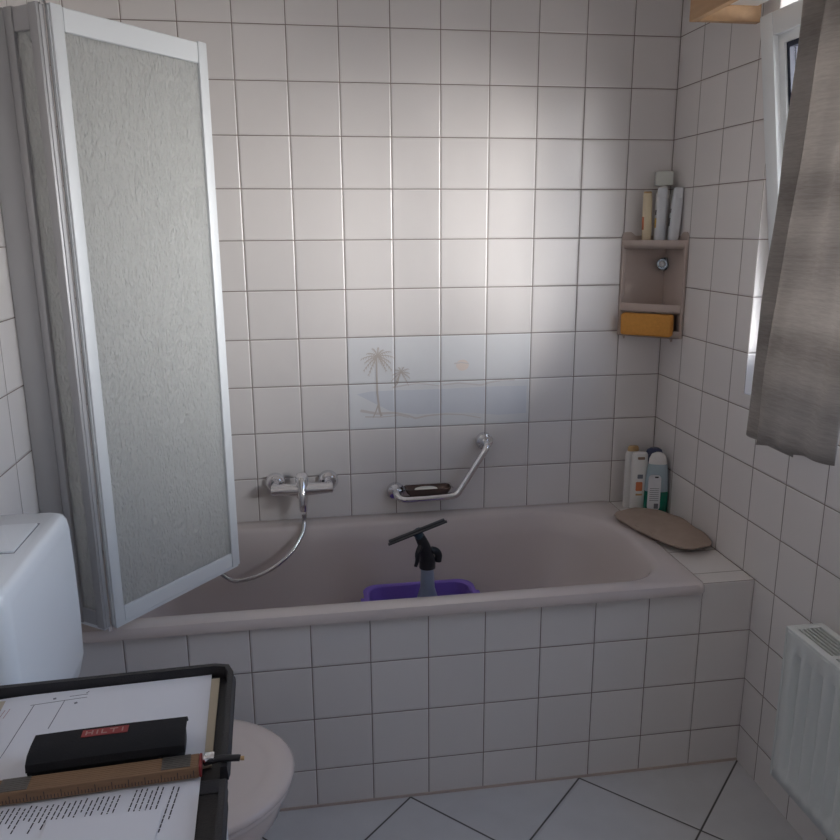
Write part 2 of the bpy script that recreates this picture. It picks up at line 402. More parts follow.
# ------------------------------------------------------------------ curtain
def curtain():
    bot = [(-.075,-.88),(-.072,-.79),(-.086,-.708),(-.095,-.722),(-.092,-.785),(-.100,-.822),(-.138,-.830),(-.152,-.850),(-.148,-.895),(-.152,-.94),(-.144,-.985),(-.150,-1.03),(-.154,-1.075),(-.142,-1.112)]
    top = [(-.080,-.94),(-.070,-.86),(-.086,-.778),(-.100,-.79),(-.088,-.86),(-.100,-.925),(-.135,-.945),(-.160,-.955),(-.155,-.99),(-.125,-1.03),(-.160,-1.075),(-.125,-1.11),(-.165,-1.14),(-.150,-1.18)]
    A = smooth_path([(x, y, 0) for x, y in top], 6); B = smooth_path([(x, y, 0) for x, y in bot], 6)
    nz = 40; rings = []
    for k in range(nz+1):
        t = k/nz; s = t*t*(3-2*t)*0.6+t*0.4
        row = []
        for i, (a, c) in enumerate(zip(A, B)):
            q = a.lerp(c, s)
            z = 2.055-t*(2.055-0.985-0.055*i/(len(A)-1))-0.003*math.sin(i*0.35)*t
            x = q.x+0.003*math.sin(i*0.5+k*0.35)*t
            row.append((x, q.y+0.002*math.sin(k*0.5+i*0.1), z))
        rings.append(row)
    b = BM(); ring_loft(b, rings, False, False, closed=False)
    o = obj('curtain', b, 'curtain', angle=80)
    sm = o.modifiers.new('cloth', 'SOLIDIFY'); sm.thickness = 0.0016
    tag(o, 'grey beige striped fabric curtain hanging in front of the window', 'curtain')
    # hem
curtain()

# ------------------------------------------------------------------ bathtub surround
s = thing('tub_surround', 'white tiled apron and ledge enclosing the bathtub', 'tub surround', (-0.9, AY, 0))
def sb(name, *a):
    b = BM(); x0, x1, y0, y1, z0, z1 = a
    box(b, x0+0.9, x1+0.9, y0-AY, y1-AY, z0, z1); return obj(name, b, 'tile', s, smooth=False)
sb('apron', -L+0.0005, -0.1525, AY, AY+0.05, 0.0, 0.548)
sb('ledge', -0.152, -0.0005, AY, -0.0005, 0.0, 4*P-0.038)
b = BM(); box(b, -L+.9+.001, .9-.001, -0.004, 0, 0.0, 0.006); obj('floor_joint', b, 'beigepl', s, smooth=False, label='beige silicone joint along the floor')

# ------------------------------------------------------------------ bathtub
def bathtub():
    RT = 0.580; n = 12
    o = thing('bathtub', 'beige pink enamel bathtub set into the tiled surround', 'bathtub', (-0.99, -0.34, 0))
    OX, OY = -0.99, -0.34
    X0, X1, Y0, Y1 = -L+0.002, -0.1525, -0.694, -0.002
    R = []
    def add(x0, x1, y0, y1, z, r): R.append([(a-OX, c-OY, d) for a, c, d in rrect(x0, x1, y0, y1, z, r, n)])
    add(X0+.012, X1-.012, Y0+.012, Y1-.012, 0.549, .02)
    add(X0+.002, X1-.002, Y0+.002, Y1-.001, 0.5495, .02)
    add(X0, X1, Y0, Y1, 0.555, .02)
    add(X0, X1, Y0+.001, Y1, 0.568, .02)
    add(X0+.004, X1-.004, Y0+.005, Y1-.003, 0.577, .02)
    add(X0+.012, X1-.012, Y0+.016, Y1-.008, RT, .025)
    add(X0+.05, X1-.060, Y0+.052, Y1-.066, RT-.001, (.24, .12, .12, .15))
    add(X0+.058, X1-.068, Y0+.060, Y1-.073, RT-.005, (.24, .12, .12, .15))
    add(X0+.064, X1-.078, Y0+.066, Y1-.080, RT-.016, (.24, .12, .12, .15))
    for t in (0.15, 0.35, 0.6, 0.8, 0.92):
        add(X0+.066+.05*t, X1-.082-.23*t**1.35, Y0+.068+.035*t, Y1-.083-.03*t, RT-.02-(RT-.02-.19)*t, (.24-.06*t, .12, .12, .16-.02*t))
    add(X0+.135, X1-.345, Y0+.125, Y1-.135, .170, (.15, .11, .11, .12))
    add(X0+.17, X1-.39, Y0+.16, Y1-.17, .163, (.12, .09, .09, .1))
    add(X0+.40, X1-.60, Y0+.28, Y1-.28, .160, (.03, .03, .03, .03))
    b = BM(); ring_loft(b, R, False, True)
    obj('basin', b, 'tub', o, angle=50)
    b = BM(); loft(b, [(.1605, .026, .026), (.163, .026, .026), (.1645, .022, .022)], cx=-1.0-OX+.0, cy=-0.35-OY); obj('drain', b, 'chrome', o, label='chrome drain')
    return o
bathtub()

# ------------------------------------------------------------------ mural on the back wall (columns 7..3, rows 4..6)
MX0 = -7*P; MZ1 = 1.7858-4*P
mu = thing('tile_mural', 'mural tiles showing palm trees, sun and sea on the back wall', 'mural', (MX0, 0, MZ1-2*P))
def mp(u, v): return (u*P, 0, (2-v)*P)
b = BM(); box(b, 0.0008, 4*P-.0008, -0.0010, 0, .0008, 2*P-.0008); obj('tile_panel', b, 'tile_art', mu, smooth=False)
def flat(name, polys, mat, lvl=1):
    b = BM(); y = -0.0010-0.0004*lvl
    for k, q in enumerate(polys): prism(b, [(mp(u, v)[0], y-k*2e-6, mp(u, v)[2]) for u, v in q], (0, .0002, 0))
    return obj(name, b, mat, mu, smooth=False)
def stroke(pts, w0, w1=None):
    w1 = w0 if w1 is None else w1; L_, R_ = [], []
    for i, (x, y) in enumerate(pts):
        a = pts[max(i-1, 0)]; c = pts[min(i+1, len(pts)-1)]
        dx, dy = c[0]-a[0], c[1]-a[1]; l = math.hypot(dx, dy) or 1
        ww = (w0+(w1-w0)*i/(len(pts)-1))/2
        L_.append((x-dy/l*ww, y+dx/l*ww)); R_.append((x+dy/l*ww, y-dx/l*ww))
    return L_+R_[::-1]
def fronds(cx, cy, r, n, seed):
    rnd = random.Random(seed); out = []
    for k in range(n):
        a = -PI*1.28+PI*1.56*k/(n-1)+rnd.uniform(-.08, .08); rr = r*rnd.uniform(.75, 1.1); pts = []
        for i in range(7):
            t = i/6; pts.append((cx+math.cos(a)*rr*t, cy+math.sin(a)*rr*t+rr*.38*t*t))
        out.append(stroke(pts, .030*r/.4, .010))
        for i in range(1, 7):      # leaflets on both sides of the rib
            px, py = pts[i]; h = .11*r/.4*(1-.5*i/6)
            for sg in (-1, 1): out.append(stroke([(px, py), (px+math.cos(a+sg*.9)*h*.6, py+math.sin(a+sg*.9)*h*.6+h*.5)], .020*r/.4, .005))
    return out
sea = [(.18, 1.22), (.45, 1.17), (1, 1.16), (2, 1.17), (3, 1.15), (3.93, 1.16), (3.93, 1.78), (3.3, 1.80), (2.75, 1.73), (2.2, 1.70), (1.5, 1.71), (.9, 1.62), (.5, 1.40)]
flat('sea', [sea], 'sea', 1)
hl = [(1.0, 1.10), (1.25, 1.05), (1.5, 1.02), (1.72, 1.06), (1.95, 1.09), (2.2, 1.06), (2.5, 1.09), (2.85, 1.10), (3.05, 1.04), (3.3, .99), (3.55, 1.02), (3.7, 1.0), (3.62, 1.06), (3.2, 1.10), (2.8, 1.14), (2.0, 1.13), (1.4, 1.10)]
flat('hills', [stroke([(.95, 1.10), (1.25, 1.05), (1.5, 1.02), (1.75, 1.06), (1.98, 1.10)], .035, .02), stroke([(2.05, 1.08), (2.4, 1.05), (2.9, 1.11), (3.1, 1.06), (3.4, 1.01), (3.65, 1.02)], .03, .045)], 'hills', 2)
flat('shore', [stroke([(.25, 1.58), (.6, 1.66), (1.0, 1.66), (1.3, 1.74), (1.45, 1.80), (1.7, 1.75), (2.1, 1.73), (2.5, 1.76), (2.9, 1.85)], .06, .02),
               stroke([(.35, 1.72), (.7, 1.74), (1.1, 1.72), (1.3, 1.78)], .03, .015)], 'sand', 2)
sp_ = [(2.48+.14*math.cos(2*PI*k/28), .66+.12*math.sin(2*PI*k/28)) for k in range(28)]
flat('sun', [sp_], 'sun', 1); flat('cloud', [stroke([(2.30, .62), (2.45, .60), (2.62, .63)], .03, .02)], 'hills', 2)
flat('palm_tree', fronds(.64, .42, .34, 13, 3)+[stroke([(.62, .40), (.615, .8), (.62, 1.2), (.66, 1.6), (.70, 1.72)], .03, .05), stroke([(.64, 1.45), (.58, 1.62), (.52, 1.74)], .03, .02)], 'palm', 3)
flat('palm_tree', fronds(1.14, .78, .22, 10, 8)+[stroke([(1.12, .76), (1.06, 1.0), (.98, 1.1)], .02, .03)], 'palm', 3)

# ------------------------------------------------------------------ folding shower screen
def panel(bm_list, parent, a, c, z0, z1, tw=0.028, th=0.020, rails=(0.042, 0.050), kind='alu'):
    """aluminium framed pane standing from plan point a to plan point c"""
    a = Vector((*a, 0)); c = Vector((*c, 0)); ln = (c-a).length; ang = math.atan2(c.y-a.y, c.x-a.x)
    o = bpy.data.objects.new('panel', None); COL.objects.link(o); o.parent = parent
    o.location = (a.x, a.y, z0); o.rotation_euler = (0, 0, ang)
    H = z1-z0
    for k, x in enumerate((0, ln-tw)):
        b = BM(); box(b, x, x+tw, -th/2, th/2, 0, H, .003, 2); box(b, x+(-.002 if k == 0 else tw), x+(0 if k == 0 else tw+.002), -.004, .004, 0.005, H-.005)
        obj('stile', b, kind, o)
    b = BM(); box(b, tw, ln-tw, -th*.42, th*.42, H-rails[1], H-.003, .002, 1); obj('top_rail', b, kind, o)
    b = BM(); box(b, tw, ln-tw, -th*.42, th*.42, .003, rails[0], .002, 1); obj('bottom_rail', b, kind, o)
    b = BM(); box(b, tw, ln-tw, -.0025, .0025, rails[0], H-rails[1]); obj('frosted_pane', b, 'frost', o, smooth=False, label='frosted textured pane')
    b = BM(); box(b, .004, ln-.004, -.006, .006, -.005, .0028); obj('seal_strip', b, 'alu', o)
    return o
scn = thing('shower_screen', 'folding aluminium shower screen with frosted panes at left end of bathtub', 'shower screen', (-L, -0.655, 0.595))
def rel(x, y): return (x+L-.008, y+0.655)
b = BM(); zz = 1.36
box(b, 0.0005, 0.053, -0.004, 0.024, 0, zz, .003, 2); obj('wall_profile', b, 'alu_d', scn)
b = BM(); box(b, 0.0535, 0.0585, -0.006, 0.020, 0, zz, .001, 1); obj('edge_strip', b, 'alu', scn)
panel(None, scn, rel(-1.764, -.654), rel(-1.684, -.712), 0, zz, tw=.025, kind='alu_d')
panel(None, scn, rel(-1.672, -.706), rel(-1.405, -.380), 0, zz)
for z in (0.0, zz):
    b = BM(); tube(b, [(*rel(-1.678, -.712), z-.006), (*rel(-1.678, -.712), z+.006)], .006); obj('pivot', b, 'chrome', scn)
# ------------------------------------------------------------------ shower rail, hand shower, hose, mixer
rl = thing('shower_rail', 'chrome shower rail on the back wall, mostly hidden behind the frosted pane', 'shower rail', (-1.508, 0, 1.0))
b = BM(); tube(b, [(0, -.055, -.02), (0, -.055, .92)], .011, 16); obj('pole', b, 'chrome', rl)
for z in (0.0, .90):
    b = BM(); tube(b, [(0, -.055, z), (0, -.001, z)], .012, 16); tube(b, [(0, -.008, z), (0, -.0005, z)], .022, 20); obj('bracket', b, 'chrome', rl)
b = BM(); tube(b, [(0, -.055, .50), (0, -.055, .56)], .019, 16); tube(b, [(0, -.055, .53), (0, -.095, .545)], .013, 12); obj('slider', b, 'chrome', rl)
hs = thing('hand_shower', 'chrome hand shower on the rail, mostly hidden behind the frosted pane', 'hand shower', (-1.508, -.112, 1.53))
b = BM(); tube(b, smooth_path([(0, .0, -.09), (0, -.002, 0), (0, -.012, .09), (0, -.035, .15)], 5), .011, 14); obj('handle', b, 'chrome', hs)
b = BM(); tube(b, [(0, -.028, .16), (0, -.05, .135), (0, -.056, .128)], .03, 24, rfun=lambda t: .018+.03*min(1, t*1.6)); obj('shower_head', b, 'chrome', hs)
b = BM()
hp = smooth_path([(-1.223, -.075, .617), (-1.223, -.078, .590), (-1.231, -.10, .560), (-1.268, -.135, .515), (-1.325, -.165, .480), (-1.395, -.18, .456), (-1.46, -.17, .452), (-1.505, -.15, .52), (-1.53, -.13, .75), (-1.528, -.122, 1.1), (-1.51, -.113, 1.36), (-1.508, -.112, 1.44)], 16)
tube(b, hp, .0072, 12)
tag(obj('shower_hose', b, 'hose'), 'flexible metal shower hose looping from the mixer into the bathtub', 'shower hose')

mx_ = thing('bath_mixer', 'chrome bath mixer tap on the back wall above the bathtub', 'tap', (-1.225, 0, .707))
for x in (-.086, .086):
    b = BM(); tube(b, [(x, -.0005, 0), (x, -.006, 0), (x, -.016, 0), (x, -.024, 0)], .034, 28, rfun=lambda t: .034 if t < .4 else (.031 if t < .8 else .021)); obj('escutcheon', b, 'chrome', mx_)
    b = BM(); tube(b, [(x, -.020, 0), (x, -.045, -.003), (x, -.068, -.006)], .014, 16); obj('union', b, 'chrome', mx_)
b = BM(); tube(b, [(-.098, -.066, -.006), (-.05, -.066, -.006), (0, -.066, -.008), (.05, -.066, -.006), (.098, -.066, -.006)], .016, 20, rfun=lambda t: .0165+.005*math.sin(PI*t)); obj('body', b, 'chrome', mx_)
b = BM(); tube(b, [(0, -.066, -.03), (0, -.07, .0), (0, -.07, .034), (0, -.07, .046)], .02, 20, rfun=lambda t: .020 if t < .7 else .018); obj('cartridge_cap', b, 'chrome', mx_)
b = BM(); tube(b, smooth_path([(0, -.072, .040), (0, -.098, .028), (0, -.118, -.006), (0, -.126, -.04)], 6), .01, 12, rfun=lambda t: .017-.006*t); obj('lever', b, 'chrome', mx_)
b = BM(); tube(b, [(.002, -.07, -.02), (.002, -.074, -.05), (.002, -.076, -.078)], .014, 16, rfun=lambda t: .018-.006*t); obj('hose_outlet', b, 'chrome', mx_)
b = BM(); loft(b, [(-.0, .007, .007), (.003, .006, .006)], 16, cx=0, cy=-.07); obj('index_button', b, 'darkblue', mx_, loc=(0, 0, .046), label='dark index dot')

# ------------------------------------------------------------------ grab bar with soap dish
gb = thing('grab_bar', 'angled chrome grab bar fixed to back wall below the mural', 'grab bar', (-.915, 0, .657))
A0 = (0, 0); A1 = (.302, .158)
b = BM()
pth = [(0, -.008, 0), (0, -.035, 0), (.006, -.050, -.009), (.022, -.056, -.014), (.05, -.057, -.015), (.12, -.057, -.014), (.185, -.057, -.010), (.205, -.057, .000), (.222, -.057, .024), (.26, -.057, .085), (.292, -.057, .136), (.302, -.052, .154), (.304, -.035, .160), (.304, -.008, .160)]
tube(b, smooth_path(pth, 5), .0118, 16); obj('tube', b, 'chrome', gb)
for (x, z) in ((0, 0), (.304, .160)):
    b = BM(); tube(b, [(x, -.0005, z), (x, -.010, z), (x, -.018, z), (x, -.022, z)], .028, 28, rfun=lambda t: .030 if t < .5 else (.026 if t < .9 else .014)); obj('flange', b, 'chrome', gb)
sd = thing('soap_dish', 'smoked brown soap dish clipped inside the grab bar', 'soap dish', (-.915+.105, -.0335, .652))
b = BM()
R = []
for (z, sx, sy) in ((-.010, .060, .016), (.003, .072, .023), (.014, .077, .0265), (.0165, .078, .027), (.0165, .075, .0245), (.013, .074, .024), (.002, .069, .021), (-.005, .055, .013)):
    R.append(rrect(-sx, sx, -sy, sy, z+.006, min(sx, sy)*.45, 6))
ring_loft(b, R); obj('tray', b, 'dish', sd)
b = BM()
tube(b, [(-.081, -.026, .0235), (-.081, .029, .0235), (.081, .029, .0235), (.081, -.026, .0235)], .0022, 8); obj('wire_rim', b, 'chrome', sd)
b = BM(); loft(b, [(0, .022, .010), (.003, .034, .016), (.009, .040, .020), (.015, .037, .018), (.019, .025, .011)], 28, 2.4)
tag(obj('soap_bar', b, 'soap', loc=(-.915+.1, -.0355, .6555)), 'pale cream bar of soap lying in the brown dish', 'soap')

# ------------------------------------------------------------------ corner shelf
cs = thing('corner_shelf', 'beige plastic corner shelf unit in the back right corner', 'shelf', (0, 0, 1.165))
W_ = .158; D_ = .150
b = BM()
def side_profile(h0, h1, wd, t, ax):
    pts = [(0.0005, h0), (wd, h0)]
    for k in range(9): a = PI/2*k/8; pts.append((wd-.014+.014*math.cos(a), h1-.014+.014*math.sin(a)))
    pts.append((wd-.03, h1)); pts.append((wd-.045, h1-.012)); pts.append((0.0005, h1-.012))
    if ax == 'x': prism(b, [(-u, -.0006, z) for u, z in pts], (0, -t, 0))
    else: prism(b, [(-.0006, -u, z) for u, z in pts], (-t, 0, 0))
side_profile(0, .335, W_, .0045, 'x'); side_profile(0, .335, D_, .0045, 'y')
obj('back_panel', b, 'beigepl', cs)
def shelf_poly(wx, wy, bulge=.016, n=12, i=.0055):
    out = [(-i, -i), (-wx, -i)]
    for k in range(n+1):
        t = k/n; x = -wx*(1-t)-i*t; y = -i*(1-t)-wy*t
        bb = bulge*4*t*(1-t); out.append((x-bb*.67, y-bb*.75))
    out.append((-i, -wy)); return out
def shelf(name, z, th, lip=.012):
    b = BM(); prism(b, [(x, y, z) for x, y in shelf_poly(W_-.001, D_-.001)], (0, 0, th))
    # raised front lip
    q = shelf_poly(W_-.001, D_-.001)[1:-1]
    for (p0, p1) in zip(q[1:], q[2:]):
        nx, ny = .0035*.67, .0035*.75
        prism(b, [(p0[0], p0[1], z), (p1[0], p1[1], z), (p1[0]+nx, p1[1]+ny, z), (p0[0]+nx, p0[1]+ny, z)], (0, 0, th+lip))
    return obj(name, b, 'beigepl', cs)
shelf('shelf_board', .282, .010, .018); shelf('shelf_board', .080, .006, .022); shelf('shelf_board', .0, .006, .018)
# narrow front uprights
for (x, y, wx, wy) in ((-W_+.006, -.0075, .006, .003), (-.0075, -D_+.006, .003, .008)):
    b = BM(); box(b, x-wx, x+wx, y-wy, y+wy, .004, .30, .002, 1); obj('upright', b, 'beigepl', cs)
for t in (.12, .84):
    x = -(W_)*(1-t)-.02*4*t*(1-t)*.67; y = -D_*t-.03*4*t*(1-t)*.75
    b = BM(); tube(b, [(x, y+.004, -.001), (x, y-.002, -.006), (x-.004, y-.010, -.006), (x-.004, y-.012, .002)], .003, 8); obj('hook', b, 'beigepl', cs)
# fixing knob
kb = bpy.data.objects.new('fixing_knob', None); COL.objects.link(kb); kb.parent = cs; kb.location = (-.008, -.008, .232); kb.rotation_euler = (0, 0, math.radians(-42))
b = BM(); tube(b, [(0, 0, 0), (0, -.008, 0), (0, -.016, 0)], .015, 24, rfun=lambda t: .021-.004*t); obj('knob_ring', b, 'knob', kb)
b = BM(); tube(b, [(0, -.016, 0), (0, -.021, 0), (0, -.023, 0)], .008, 20, rfun=lambda t: .011-.004*t); obj('knob_cap', b, 'knobc', kb)
kb.location = (-.014, -.014, .232)
# sponge
b = BM(); box(b, -.083, .083, -.020, .020, 0, .071, .009, 3)
tag(obj('bath_sponge', b, 'sponge', loc=(-.094, -.088, 1.1712), rot=(0, 0, math.radians(-41.5))), 'orange sponge in the bottom bay of the corner shelf', 'sponge')

# bottles on the corner shelf
SZ = 1.165+.2925
def tube_bottle(name, label, cat, x, y, h, w0, d0, mat, capmat, rz=0, lean=0, cap=.018, marks=(), z=SZ):
    t = thing(name, label, cat, (x, y, z), (0, lean, rz), 'bottles on the corner shelf')
    b = BM(); loft(b, [(0, w0*.86, d0*.86), (.003, w0*.92, d0*.92), (h*.4, w0, d0*.95), (h*.75, w0*.98, d0*.9), (h-cap-.004, w0*.9, d0*.8), (h-cap, w0*.86, d0*.76)], 28, 2.6); obj('body', b, mat, t)
    b = BM(); loft(b, [(h-cap+.0004, w0*.90, d0*.82), (h-.004, w0*.86, d0*.74), (h, w0*.74, d0*.6)], 28, 2.6); obj('cap', b, capmat, t)
    for (z0, z1, a0, a1, m_) in marks:
        b = BM(); rows = []
        for zz in (z0, z1):
            rows.append([((w0*1.012)*math.copysign(abs(math.cos(a))**(2/2.6), math.cos(a)), (d0*.96+.0004)*math.copysign(abs(math.sin(a))**(2/2.6), math.sin(a)), zz) for a in [a0+(a1-a0)*k/8 for k in range(9)]])
        ring_loft(b, rows, False, False, closed=False); o = obj('print', b, m_, t)
        md = o.modifiers.new('film', 'SOLIDIFY'); md.thickness = .0004
    return t
tube_bottle('lotion_bottle', 'cream yellow bottle leftmost on the corner shelf', 'bottle', -.092, -.042, .168, .0150, .013, 'cream', 'gold', rz=.1, lean=-.03, cap=.006, marks=((.05, .09, PI*.8, PI*1.12, 'orange'),))
tube_bottle('shampoo_tube', 'silver grey tube in the middle of the corner shelf, tall capped bottle behind', 'bottle', -.059, -.064, .178, .0175, .015, 'silver', 'silver', rz=-.15, lean=.01, cap=.03, marks=((.055, .085, PI*.85, PI*1.15, 'yellow'), (.095, .11, PI*.9, PI*1.1, 'ink')))
tube_bottle('shampoo_tube', 'silver grey tube rightmost on the corner shelf leaning right', 'bottle', -.026, -.090, .178, .0175, .014, 'silver', 'silver', rz=-.25, lean=.05, cap=.03, marks=((.06, .085, PI*.8, PI*1.12, 'ink'), (.10, .113, PI*.85, PI*1.12, 'ink')))
t = thing('tall_bottle', 'tall bottle with pale square cap behind the silver tubes on corner shelf', 'bottle', (-.040, -.032, SZ), group='bottles on the corner shelf')
b = BM(); loft(b, [(0, .020, .016), (.004, .022, .018), (.16, .022, .018), (.180, .012, .012), (.186, .010, .010)], 28, 2.5); obj('body', b, 'white_b', t)
b = BM(); box(b, -.0275, .0275, -.017, .017, .1865, .230, .004, 2); box(b, -.001, .001, -.0176, -.016, .190, .229); obj('cap', b, 'capgrn', t, rot=(0, 0, math.radians(-20)))

# ------------------------------------------------------------------ bottles on the ledge
LZ = 4*P-.038+.0002
def flatbottle(name, label, x, y, rz, prof, mat, parts, cat='bottle'):
    t = thing(name, label, cat, (x, y, LZ), (0, 0, rz), 'bottles on the tub ledge')
    b = BM(); loft(b, prof, 36, 2.5); obj('body', b, mat, t)
    for f in parts: f(t)
    return t
def cap_loft(prof, mat, nm='cap', e=2.4):
    def f(t):
        b = BM(); loft(b, prof, 36, e); obj(nm, b, mat, t)
    return f
def label_box(x0, x1, z0, z1, y, mat, nm='label', r=.004):
    def f(t):
        b = BM(); pts = rrect(x0, x1, z0, z1, 0, r, 5)
        prism(b, [(p[0], y, p[1]) for p in pts], (0, .0035, 0)); obj(nm, b, mat, t, smooth=False)
    return f
flatbottle('shampoo_bottle', 'white shampoo bottle with orange print, in front on the tub ledge', -.093, -.098, -.12,
    [(0, .024, .015), (.004, .0265, .017), (.10, .0275, .018), (.165, .028, .0175), (.183, .026, .016)], 'white_b',
    [cap_loft([(.1832, .0265, .0165), (.200, .026, .016), (.206, .023, .014)], 'white_b', 'cap'),
     label_box(-.014, .008, .076, .108, -.0185, 'orange', 'print'), label_box(-.010, .008, .120, .134, -.0188, 'greyink', 'print', .002),
     label_box(-.013, .009, .060, .066, -.0183, 'gold', 'print', .001), label_box(-.012, .012, .186, .195, -.0172, 'tan', 'print', .003)])
flatbottle('shampoo_bottle', 'white bottle with golden cap behind the orange printed one on tub ledge', -.100, -.056, .1,
    [(0, .024, .014), (.004, .026, .016), (.19, .026, .016), (.202, .022, .013)], 'white_b',
    [cap_loft([(.2022, .020, .012), (.214, .019, .011), (.219, .015, .008)], 'gold', 'cap')])
flatbottle('shower_gel_bottle', 'shower gel bottle with green liquid and white cap on tub ledge', -.043, -.130, -.28,
    [(0, .036, .017), (.004, .039, .019), (.055, .0395, .0195), (.080, .039, .0195)], 'green',
    [cap_loft([(.0802, .039, .0195), (.12, .0375, .019), (.165, .0325, .0175), (.175, .0305, .017)], 'clearb', 'upper_body', 2.5),
     cap_loft([(.1752, .0305, .017), (.193, .0285, .016), (.208, .021, .013), (.213, .010, .008)], 'white_b', 'cap', 2.2),
     label_box(-.030, .011, .016, .140, -.0205, 'silver', 'label', .012), label_box(-.010, .002, .130, .135, -.0209, 'ink', 'print', .001),
     label_box(-.008, .006, .022, .040, -.0209, 'greyink', 'barcode', .001),
     ]+[label_box(-.024, .006, z, z+.0016, -.0209, 'greyink', 'print', .0003) for z in (.05, .057, .064, .071, .078, .085, .092)])
flatbottle('shower_gel_bottle', 'dark navy capped bottle behind the green shower gel on tub ledge', -.038, -.088, -.2,
    [(0, .028, .014), (.004, .030, .016), (.165, .029, .0155)], 'clearb',
    [cap_loft([(.1652, .031, .0155), (.195, .030, .015), (.212, .024, .012), (.218, .014, .008)], 'navy', 'cap')])

# ------------------------------------------------------------------ taupe pad on the corner of the tub
def pad():
    # outline in metres, roughly an elongated pillow
    out = [(-.215, -.175), (-.185, -.140), (-.12, -.128), (-.068, -.150), (-.030, -.20), (-.010, -.27), (-.006, -.36), (-.008, -.415), (-.030, -.455), (-.075, -.478), (-.120, -.465), (-.165, -.40), (-.195, -.31), (-.215, -.23)]
    c = smooth_path([(x, y, 0) for x, y in out]+[(out[0][0], out[0][1], 0)], 5)[:-1]
    c = [Vector((p.x+.003+.0025*math.sin(k_*.83), p.y-.014+.0035*math.sin(k_*.57+1), 0)) for k_, p in enumerate(c)]; cx = sum(p.x for p in c)/len(c); cy = sum(p.y for p in c)/len(c)
    rings = []
    base = .5835; n = len(c)
    def lp(s, z, wv=0.0): return [((p.x-cx)*s, (p.y-cy)*s, z+wv*math.sin(i*.9)) for i, p in enumerate(c)]
    prof = [(.30, 0), (.75, 0), (.93, .002), (.985, .007), (1.0, .0095), (1.0, .0115), (.985, .0135), (.93, .0165), (.8, .0205), (.6, .0225), (.35, .0235), (.12, .0235)]
    for s, z in prof: rings.append(lp(s, z, .0018 if s > .97 else 0))
    b = BM(); ring_loft(b, rings)
    o = obj('bath_pillow', b, 'pad', loc=(cx, cy, base), angle=70)
    tag(o, 'flat taupe fabric bath pillow lying on the right corner of the tub', 'bath pillow')
    for (px, py) in ((-.160, -.365), (-.182, -.305)):
        b = BM(); loft(b, [(-.0, .010, .013), (.003, .009, .012), (.004, .005, .007)], 20); obj('button', b, 'pad', o, loc=(px-cx, py-cy, .0185), rot=(0.1, -.2, 0), label='small round dimple')
pad()

# ------------------------------------------------------------------ purple basin and window squeegee bottle
pb = thing('plastic_basin', 'purple plastic basin standing inside the bathtub', 'basin', (-.878, -.356, .1635))
b = BM(); R = []
hx, hy, H = .158, .118, .262
for (z, k, g_) in ((0, .80, 0), (.004, .83, 0), (H-.012, .985, 0), (H-.010, 1.08, 0), (H, 1.10, 0), (H, 1.02, 0), (H-.004, .99, 0), (.02, .82, 0), (.008, .78, 0)):
    R.append(rrect(-hx*k, hx*k, -hy*k, hy*k, z, .045*k, 8))
ring_loft(b, R); obj('bowl', b, 'purple', pb)
for s in (-1, 1):
    b = BM(); ring_loft(b, [rrect(min(s*hx*1.09, s*(hx*1.09+.012)), max(s*hx*1.09, s*(hx*1.09+.012)), -.05, .05, z, .005, 4) for z in (H-.022, H-.004)]); obj('handle', b, 'purple', pb)

sq = thing('window_squeegee', 'black squeegee head on a pale blue spray bottle standing in purple basin', 'squeegee', (-.862, -.345, .1720), (0, 0, 0))
b = BM(); loft(b, [(0, .042, .034), (.004, .044, .036), (.12, .044, .036), (.20, .042, .034), (.255, .032, .028), (.290, .022, .021), (.352, .0185, .0185), (.356, .016, .016)], 36, 2.2); obj('bottle', b, 'bluecl', sq)
b = BM(); loft(b, [(.354, .0245, .024), (.372, .0245, .024), (.380, .023, .022), (.385, .020, .019)], 28); obj('collar', b, 'black', sq)
b = BM(); tube(b, smooth_path([(0, 0, .38), (-.004, -.002, .40), (-.012, -.005, .43), (-.026, -.008, .462)], 5), .02, 18, rfun=lambda t: .0235-.009*t); tube(b, smooth_path([(.012, 0, .41), (.026, 0, .405), (.034, 0, .392), (.032, 0, .372)], 5), .011, 12); obj('spray_head', b, 'black', sq)
b = BM(); tube(b, smooth_path([(-.022, -.016, .432), (-.033, -.024, .410), (-.034, -.026, .390), (-.040, -.028, .372)], 5), .007, 10, rfun=lambda t: .009-.004*t); obj('trigger', b, 'black', sq)
b = BM(); tube(b, smooth_path([(-.016, -.006, .430), (-.026, -.010, .462), (-.034, -.012, .476)], 4), .012, 12, rfun=lambda t: .011+.006*t); obj('neck', b, 'darkblue', sq)
b = BM(); rt = math.radians(-19.5)
box(b, -.088, .088, -.010, .008, -.004, .004, .002, 2); box(b, -.092, .092, -.022, -.009, -.0015, .0015)
obj('blade', b, 'black', sq, loc=(-.033, -.014, .478), rot=(0, rt, 0))

# ------------------------------------------------------------------ toilet and cistern
TY = -1.060
ci = thing('cistern', 'white plastic toilet cistern mounted on the left wall', 'cistern', (-L, TY-.024, .595))
b = BM(); R = []
cw = .200; dp = .140; ch = .362
for (z, kx, kw) in ((0, .84, .88), (.012, .93, .93), (.05, .985, .985), (.14, 1, 1), (.25, 1, .995), (ch-.030, .99, .985), (ch-.012, .975, .972), (ch-.003, .945, .955), (ch, .90, .93)):
    R.append(rrect(.0008, dp*kx, -cw*kw, cw*kw, z, (.030, .004, .004, .030), 8))
ring_loft(b, R); obj('tank', b, 'white_pl', ci, angle=60)
b = BM(); R = []
for (z, g_) in ((ch+.0003, 0), (ch+.003, 0), (ch+.0035, .002)): R.append(rrect(.030+g_, .098-g_, -.05+g_+.03, .12-g_, z, .006, 4))
ring_loft(b, R); obj('flush_plate', b, 'white_pl', ci)
b = BM()
